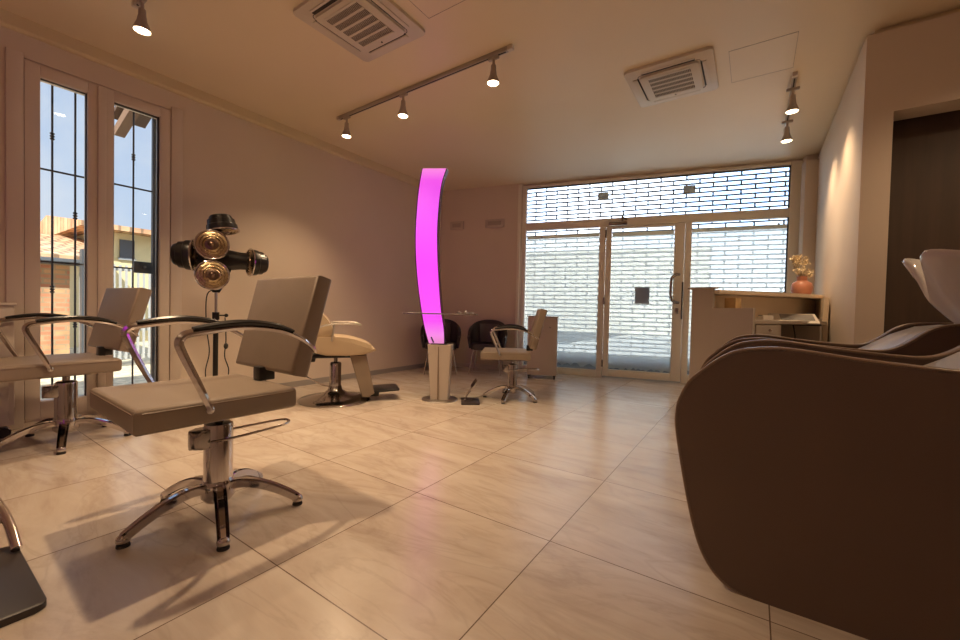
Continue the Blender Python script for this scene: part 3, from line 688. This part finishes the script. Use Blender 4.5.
# ------------------------------------------------------------------ black waiting chairs
def waiting(label, loc, rz):
    t = thing('waiting_chair', label, 'chair', loc, rz, group='black tub waiting chairs')
    ZS = .46
    b = MB(); b.prism(rrect(.48, .46, .08), 'z', ZS-.07, ZS+.02, bev=.02, seg=3); b.build('seat', 'blackleather', t, ang=60)
    # wrap-around back shell
    b = MB(); rings = []
    N = 28
    for i in range(N+1):
        a = R(-20)+R(220)*i/N; ca, sa = math.cos(a), math.sin(a)
        hgt = ZS+.16+.24*max(0, math.sin(a))**.5 if sa > 0 else ZS+.16+.1*sa
        r0 = 0.255
        base = Vector((r0*ca, r0*sa*.95, ZS-.06)); top = Vector(((r0+.03)*ca, (r0+.05)*sa*.95, hgt)); dn = Vector((ca, sa, 0))*.04
        rings.append([base, top-dn*.2+Vector((0, 0, -.02)), top+dn*.4, top+dn+Vector((0, 0, -.02)), base+dn])
    b.loft(rings); b.build('back_shell', 'blackleather', t, ang=50)
    b = MB(); rings = []
    for i in range(13):
        a = R(50)+R(80)*i/12; ca, sa = math.cos(a), math.sin(a)
        rings.append([Vector((.242*ca, .242*sa*.95, ZS+.03)), Vector((.258*ca, .262*sa*.95, ZS+.33)), Vector((.235*ca, .24*sa*.95, ZS+.33)), Vector((.222*ca, .222*sa*.95, ZS+.03))])
    b.loft(rings); b.build('back_cushion', 'greyvinyl', t, ang=50)
    for sx in (-1, 1):
        for sy in (-1, 1):
            MB().cyl((sx*.19, sy*.18, ZS-.065), (sx*.25, sy*.235, 0), .011).build('leg', 'chrome', t)
    return t
w1 = waiting('black tub chair with chrome legs, beside the taupe side-view chair', (-3.55, 5.48, 0), R(25))
dup(w1, (-4.14, 5.02, 0), R(40), 'black tub chair half hidden behind the magenta column plinth')

# ------------------------------------------------------------------ white trolley by shopfront
tr = thing('storage_trolley', 'plain white storage trolley on casters before the frosted shopfront', 'trolley', (-2.67, 5.69, 0), R(22))
MB().box(-.22, .22, -.17, .17, .06, .93, bev=.005).build('cabinet_body', 'plinth', tr)
MB().box(-.235, .235, -.185, .185, .93, .945, bev=.004).build('top', 'plinth', tr)
MB().sphere((.11, -.175, .78), .012).build('knob', 'chromed', tr)
for sx in (-1, 1):
    for sy in (-1, 1): MB().cyl((sx*.19-.01, sy*.14, .03), (sx*.19+.01, sy*.14, .03), .03).box(sx*.19-.015, sx*.19+.015, sy*.14-.015, sy*.14+.015, .04, .062).build('caster', 'rubber', tr)
MB().tube(smooth_path([(-.12, -.19, .02), (-.05, -.25, .012), (.05, -.22, .012), (.15, -.26, .012), (.3, -.22, .012)], 5), .006, 6).build('cable', 'white', tr)
# cabinet at the left edge
lc = thing('white_cabinet', 'white cabinet on black casters cut by the left image edge', 'cabinet', (-4.56, .21, 0), R(0))
MB().box(-.12, .12, -.36, .33, .09, .96, bev=.006).build('cabinet_body', 'white', lc)
MB().box(-.125, .13, -.37, .34, .96, .98, bev=.004).build('top', 'white', lc)
MB().box(.12, .126, -.33, .30, .12, .92, bev=.002).build('door', 'white', lc)
for sx in (-1, 1):
    for sy in (-.31, .28):
        c_ = MB().cyl((sx*.09-.012, sy, .036), (sx*.09+.012, sy, .036), .036).build('caster', 'rubber', lc)
        MB().tube([(sx*.09, sy-.02, .085), (sx*.09, sy+.02, .07), (sx*.09, sy+.035, .04)], .008, 8).build('fork', 'chromed', c_)

# ------------------------------------------------------------------ reception desk
dk = thing('reception_desk', 'taupe reception desk with raised curved counter near the glass door', 'reception desk', (0, 0, 0))
PA = Vector((-.485, 4.50)); PB = Vector((.01, 4.20)); PC = Vector((.60, 5.20)); PD = Vector((.60, 6.10))
def arc(off, n=14):
    out = []
    for i in range(n+1):
        t = i/n; p = PA.lerp(PD, t); d = (PD-PA).normalized(); nn = Vector((-d.y, d.x))
        out.append(p + nn*(-.10*math.sin(PI*t) + 0) + Vector((d.y, -d.x))*off)
    return out
ends = (PB-PA).normalized()
outer = arc(0); inner = arc(.05); ledge = arc(.26)
clampx = lambda p: (min(p.x, .615), p.y)
b = MB(); b.prism([clampx(p) for p in outer]+[clampx(p) for p in reversed(inner)], 'z', 0, 1.215); b.build('front_panel', 'deskc', dk, ang=50)
b = MB(); b.prism([clampx(p) for p in arc(-.03)]+[clampx(p) for p in reversed(ledge)], 'z', 1.215, 1.25, bev=.004); b.build('raised_counter', 'deskin_lit', dk, ang=50)
b = MB(); b.prism([clampx(p) for p in arc(.055)]+[clampx(p) for p in reversed(arc(.065))], 'z', .98, 1.21); b.build('inner_panel', 'deskin_lit', dk, ang=50)
# near end panel: tall narrow part and lower wide part
d2 = (PB-PA).normalized(); q2 = Vector((-d2.y, d2.x))
def quad(a0, a1, c0, c1): return [tuple(PA+d2*a0+q2*c0), tuple(PA+d2*a1+q2*c0), tuple(PA+d2*a1+q2*c1), tuple(PA+d2*a0+q2*c1)]
b = MB(); b.prism(quad(-.01, .21, -.03, .0), 'z', 0, 1.262, bev=.003); b.prism(quad(.21, .58, -.03, 0), 'z', 0, 1.08, bev=.003); b.build('end_panel', 'deskc', dk)
MB().prism(quad(-.045, .225, -.05, .03), 'z', 1.262, 1.278, bev=.003).build('end_cap', 'deskc', dk)
MB().prism(quad(.225, .33, .12, .20), 'z', .985, 1.18, bev=.003).build('counter_bracket', 'wood', dk)
pb2 = PA+d2*.58
srf = [tuple(PA+d2*.08+q2*.005), tuple(pb2+q2*.005), tuple(PC), (.615, 5.95)]
MB().prism(srf, 'z', .945, .98, bev=.003).build('desktop', 'deskc', dk)
e3 = (PC-pb2).normalized(); q3 = Vector((-e3.y, e3.x))
def alongs(a0, a1, c0, c1): return [tuple(pb2+e3*a0+q3*c0), tuple(pb2+e3*a1+q3*c0), tuple(pb2+e3*a1+q3*c1), tuple(pb2+e3*a0+q3*c1)]
pd = MB().prism(alongs(.04, .42, .03, .40), 'z', .06, .944).build('pedestal', 'deskc', dk)
for z0, z1 in ((.72, .94), (.42, .71), (.08, .41)):
    f_ = MB().prism(alongs(.045, .415, .012, .03), 'z', z0, z1, bev=.003).build('drawer', 'deskc', dk)
    cpt = pb2+e3*.23+q3*.0
    MB().sphere((cpt.x, cpt.y, z1-.05), .013).build('lock_knob', 'chromed', f_)
MB().prism(alongs(1.04, 1.075, .0, .42), 'z', 0, 1.0, bev=.003).build('side_panel', 'deskc', dk)
MB().tube(smooth_path([(.42, 5.25, .94), (.40, 5.25, .82), (.36, 5.2, .70), (.42, 5.2, .60)], 5), .006, 6).tube(smooth_path([(.33, 5.1, .94), (.35, 5.1, .8), (.30, 5.1, .72)], 5), .006, 6).build('cable', 'cable', dk)

MB().prism([(.575, 5.25), (.615, 5.25), (.615, 6.15), (.575, 6.10)], 'z', 0, 1.213).build('wall_side_panel', 'deskin_lit', dk)
kb = thing('keyboard', 'pale keyboard with grey keys on a dark pad on the reception desk', 'keyboard', (.32, 5.02, .98), math.atan2(e3.y, e3.x)-R(52), rot=(R(20), 0, math.atan2(e3.y, e3.x)-R(55)))
MB().box(-.20, .20, -.14, .14, .0, .012, bev=.004).build('pad', 'black', kb)
MB().box(-.185, .19, -.13, .13, .012, .026, bev=.004).build('case', 'keyb', kb)
MB().box(-.10, .165, -.06, .095, .0262, .032, bev=.002).build('keys', 'keys', kb)
cr = thing('card_terminal', 'small white card terminal with black screen on the reception desk', 'card terminal', (.085, 4.62, .98), R(25))
MB().prism([(-.07, 0), (.07, 0), (.07, .022), (-.07, .045)], 'x', -.045, .045, bev=.006).build('case', 'keyb', cr)
MB().box(-.032, .032, -.02, .045, .036, .044, bev=.003).build('screen', 'black', cr)
vs = thing('flower_vase', 'round terracotta vase with dried cream flowers on the raised counter', 'vase', (.445, 5.86, 1.25))
vs.scale = (.8, .8, .8)
MB().lathe([(.06, 0), (.10, .02), (.125, .08), (.128, .13), (.11, .19), (.075, .215), (.062, .225), (.062, .27), (.072, .285), (.066, .285), (.056, .265), (.05, .22)], seg=32).build('vessel', 'terracotta', vs)
rnd = random.Random(5)
for k in range(22):
    a = rnd.uniform(0, 2*PI); r_ = rnd.uniform(.01, .10); h_ = rnd.uniform(.32, .60); dx = -.03
    top = Vector((r_*math.cos(a)*1.0+dx*(h_-.3)*4, r_*math.sin(a), h_))
    fs = MB().tube(smooth_path([(rnd.uniform(-.02, .02), rnd.uniform(-.02, .02), .2), (top.x*.5, top.y*.5, (h_+.2)/2), tuple(top)], 3), .0025, 5).build('stem', 'stalk', vs)
    b = MB()
    for j in range(11):
        c_ = top+Vector((rnd.uniform(-.035, .035), rnd.uniform(-.035, .035), rnd.uniform(-.07, .03)))
        n_ = Vector((rnd.uniform(-1, 1), rnd.uniform(-1, 1), rnd.uniform(-.3, 1))).normalized(); a1 = n_.orthogonal().normalized(); a2 = n_.cross(a1)
        for q in range(4):
            an = q*PI/2+rnd.random(); d = a1*math.cos(an)+a2*math.sin(an); s2 = a1*-math.sin(an)+a2*math.cos(an)
            v0 = [b.b.verts.new(c_), b.b.verts.new(c_+d*.012+s2*.008+n_*.003), b.b.verts.new(c_+d*.024+n_*.007), b.b.verts.new(c_+d*.012-s2*.008+n_*.003)]
            b.b.faces.new(v0)
    b.build('blossom', 'petals', fs)

# ------------------------------------------------------------------ wash units (shampoo loungers)
def wash_unit(label, y0, x0=0.):
    """side panel at y0 (near) and y0+.63 (far); feet end at x=-.23, head end towards +x"""
    t = thing('wash_lounger', label, 'wash lounger', (x0, y0, 0), group='brown wash loungers with ceramic basins')
    out = [(.03, .0), (-.03, .010), (-.085, .045), (-.125, .10), (-.152, .165), (-.180, .27), (-.208, .41), (-.232, .55), (-.236, .62), (-.226, .68), (-.195, .748), (-.155, .792), (-.10, .842), (-.04, .876), (.05, .892), (.14, .889), (.28, .872), (.40, .862), (.52, .855), (.595, .862), (.66, .90), (.73, .965), (.79, .995), (.87, 1.005), (1.0, 1.005), (1.12, .99), (1.2, .93), (1.22, .8), (1.22, 0)]
    # smooth only the visible curve
    sm = [(p.x, p.y) for p in smooth_path([(u, v, 0) for u, v in out[:-1]], 3)] + [out[-1]]
    n = len(sm)
    def inset(k):
        res = []
        for i, (u, v) in enumerate(sm):
            p = Vector(sm[i-1]); q = Vector(sm[(i+1) % n]); d = (q-p).normalized(); res.append((u+d.y*k, v-d.x*k))
        return res
    for yy, sgn in ((0, 1), (.55, 1)):
        nm = MB().prism(sm, 'y', yy+.006, yy+.074, bev=0).build('side_panel', 'brownside', t, ang=30)
        # rounded tan edge band following the panel outline
        band = [(u, yy+.04, v) for u, v in sm[:-2]]
        MB().sweep(band, (0, 1, 0), .068, .012, bevk=.9).build('edge_band', 'edge', nm, ang=50)
    # seat cushion between the panels
    cs = [(-.18, .36), (-.20, .44), (-.16, .50), (0, .52), (.25, .50), (.45, .47), (.55, .50), (.68, .66), (.80, .84), (.90, .97), (1.0, 1.03), (1.08, 1.0), (1.08, .80), (.80, .50), (.55, .34), (0, .34)]
    cs = [(p.x, p.y) for p in smooth_path([(u, v, 0) for u, v in cs], 3)]
    MB().prism(cs, 'y', .085, .54, bev=.02).build('cushion', 'cream', t, ang=50)
    # shiny back panel rising between the wings
    bk = [(.50, .80), (.60, .86), (.70, .935), (.80, .985), (.90, 1.0), (1.1, 1.0), (1.1, .95), (.85, .93), (.7, .86), (.55, .78)]
    MB().prism(bk, 'y', .085, .54, bev=.005).build('back_panel', 'cream', t, ang=50)
    MB().box(.0, 1.15, .08, .545, .02, .33).build('plinth', 'brownside', t)
    return t
def basin(t, loc):
    nu, nv = 56, 16; lx, ly, lz = loc
    def rim(a):
        ca, sa = math.cos(a), math.sin(a); an = abs(math.atan2(sa, ca))
        hn = math.exp(-((an-R(136))/R(24))**2); nk = math.exp(-((an-PI)/R(15))**2)
        return Vector((.29*ca-.10*hn+.05*nk, .27*sa, .05*hn-.20*nk))
    bot = Vector((.03, 0, -.36))
    def ringat(t_, off):
        rr = []
        for i in range(nu):
            a = 2*PI*i/nu; p = rim(a); q = bot+Vector((.10*math.cos(a), .09*math.sin(a), 0)); k1 = t_**.85; k2 = t_**1.2
            pos = Vector((q.x+(p.x-q.x)*k1, q.y+(p.y-q.y)*k1, q.z+(p.z-q.z)*k2))
            if off: pos = pos + Vector((-(pos.x-bot.x), -pos.y, 0)).normalized()*off + Vector((0, 0, off*.6))
            rr.append(pos+Vector(loc))
        return rr
    rings = [ringat(i/nv, 0) for i in range(nv+1)] + [[p+Vector((0, 0, .012)) for p in ringat(1, .012)]] + [ringat(i/nv, .026) for i in range(nv, -1, -1)]
    bo = MB().loft(rings).build('basin', 'ceramic', t, ang=70); bo['label'] = 'white ceramic basin'
    MB().prism(rrect(.22, .24, .05), 'z', lz-.85, lz-.34, bev=.01, mat=Matrix.Translation((lx+.10, ly, 0))).build('basin_pedestal', 'brownside', bo)
    MB().tube(smooth_path([(lx+.30, ly-.08, lz-.02), (lx+.30, ly-.08, lz+.08), (lx+.24, ly-.06, lz+.12), (lx+.16, ly-.05, lz+.09)], 4), .014, 8).sphere((lx+.30, ly-.08, lz+.10), .025).build('tap', 'chrome', bo)
wa = wash_unit('nearby brown wash lounger with big rounded side panel', 1.72); basin(wa, (1.05, .33, 1.315))
wb = dup(wa, (-.03, 2.80, 0), 0, 'second brown wash lounger, behind the big near one, under white basin'); wb.scale = (1, 1, .985)

# ------------------------------------------------------------------ light
w = bpy.data.worlds.new('sky'); S.world = w; w.use_nodes = True; nt = w.node_tree; N = nt.nodes.new; K = nt.links.new
bg = nt.nodes['Background']; tc = N('ShaderNodeTexCoord'); sep = N('ShaderNodeSeparateXYZ'); K(tc.outputs['Generated'], sep.inputs[0])
rp = N('ShaderNodeValToRGB'); e = rp.color_ramp.elements; e[0].position = .0; e[0].color = (.88, .91, .93, 1); e[1].position = .7; e[1].color = (.16, .34, .70, 1)
k = e.new(.22); k.color = (.42, .62, .90, 1); K(sep.outputs['Z'], rp.inputs[0])
ns = N('ShaderNodeTexNoise'); ns.inputs['Scale'].default_value = 2.6; ns.inputs['Detail'].default_value = 7; ns.inputs['Roughness'].default_value = .55; K(tc.outputs['Generated'], ns.inputs['Vector'])
cr_ = N('ShaderNodeValToRGB'); cr_.color_ramp.elements[0].position = .38; cr_.color_ramp.elements[1].position = .68; K(ns.outputs['Fac'], cr_.inputs[0])
mx = N('ShaderNodeMix'); mx.data_type = 'RGBA'; K(cr_.outputs[0], mx.inputs[0]); K(rp.outputs[0], mx.inputs[6]); mx.inputs[7].default_value = (.88, .90, .93, 1)
K(mx.outputs[2], bg.inputs[0])
mr = N('ShaderNodeMapRange'); K(sep.outputs['Y'], mr.inputs[0]); mr.inputs[1].default_value = .35; mr.inputs[2].default_value = .85; mr.inputs[3].default_value = 1.0; mr.inputs[4].default_value = 5.2
K(mr.outputs[0], bg.inputs[1])
sl = bpy.data.lights.new('sun', 'SUN'); sl.energy = 10.0; sl.angle = R(1); sl.color = (1, .93, .80)
so = bpy.data.objects.new('sun', sl); C.objects.link(so); so.rotation_euler = Vector((-.75, .9, -1.1)).to_track_quat('-Z', 'Y').to_euler()
def portal(loc, nrm, sx, sy):
    l = bpy.data.lights.new('portal', 'AREA'); l.shape = 'RECTANGLE'; l.size = sx; l.size_y = sy; l.cycles.is_portal = True
    o = bpy.data.objects.new('portal', l); C.objects.link(o); o.location = loc; o.rotation_euler = Vector(nrm).to_track_quat('-Z', 'Y').to_euler()
portal((XL-.02, 1.10, 1.45), (1, 0, 0), 1.0, 2.8)
pc = P0+EV*1.22+NV*.2; portal((pc.x, pc.y, 1.56), tuple(-NV), 3.8, 3.1)

# ------------------------------------------------------------------ camera
cam = bpy.data.cameras.new('camera'); co = bpy.data.objects.new('camera', cam); C.objects.link(co)
YAW, PIT, ROL = -.594, -.022, .0235
sy_, cy_, sp_, cp_ = math.sin(YAW), math.cos(YAW), math.sin(PIT), math.cos(PIT)
fw = Vector((sy_*cp_, cy_*cp_, sp_)); rt = Vector((cy_, -sy_, 0)); up = rt.cross(fw)
c_, s_ = math.cos(ROL), math.sin(ROL); rt, up = c_*rt+s_*up, -s_*rt+c_*up
mm = Matrix((rt, up, -fw)).transposed().to_4x4(); mm.translation = (0, 0, 1.0); co.matrix_world = mm
cam.sensor_width = 36; cam.lens = 404.5/960*36; cam.clip_start = .02; cam.clip_end = 300
S.camera = co
S.view_settings.view_transform = 'Standard'; S.view_settings.look = 'None'; S.view_settings.exposure = 0.0
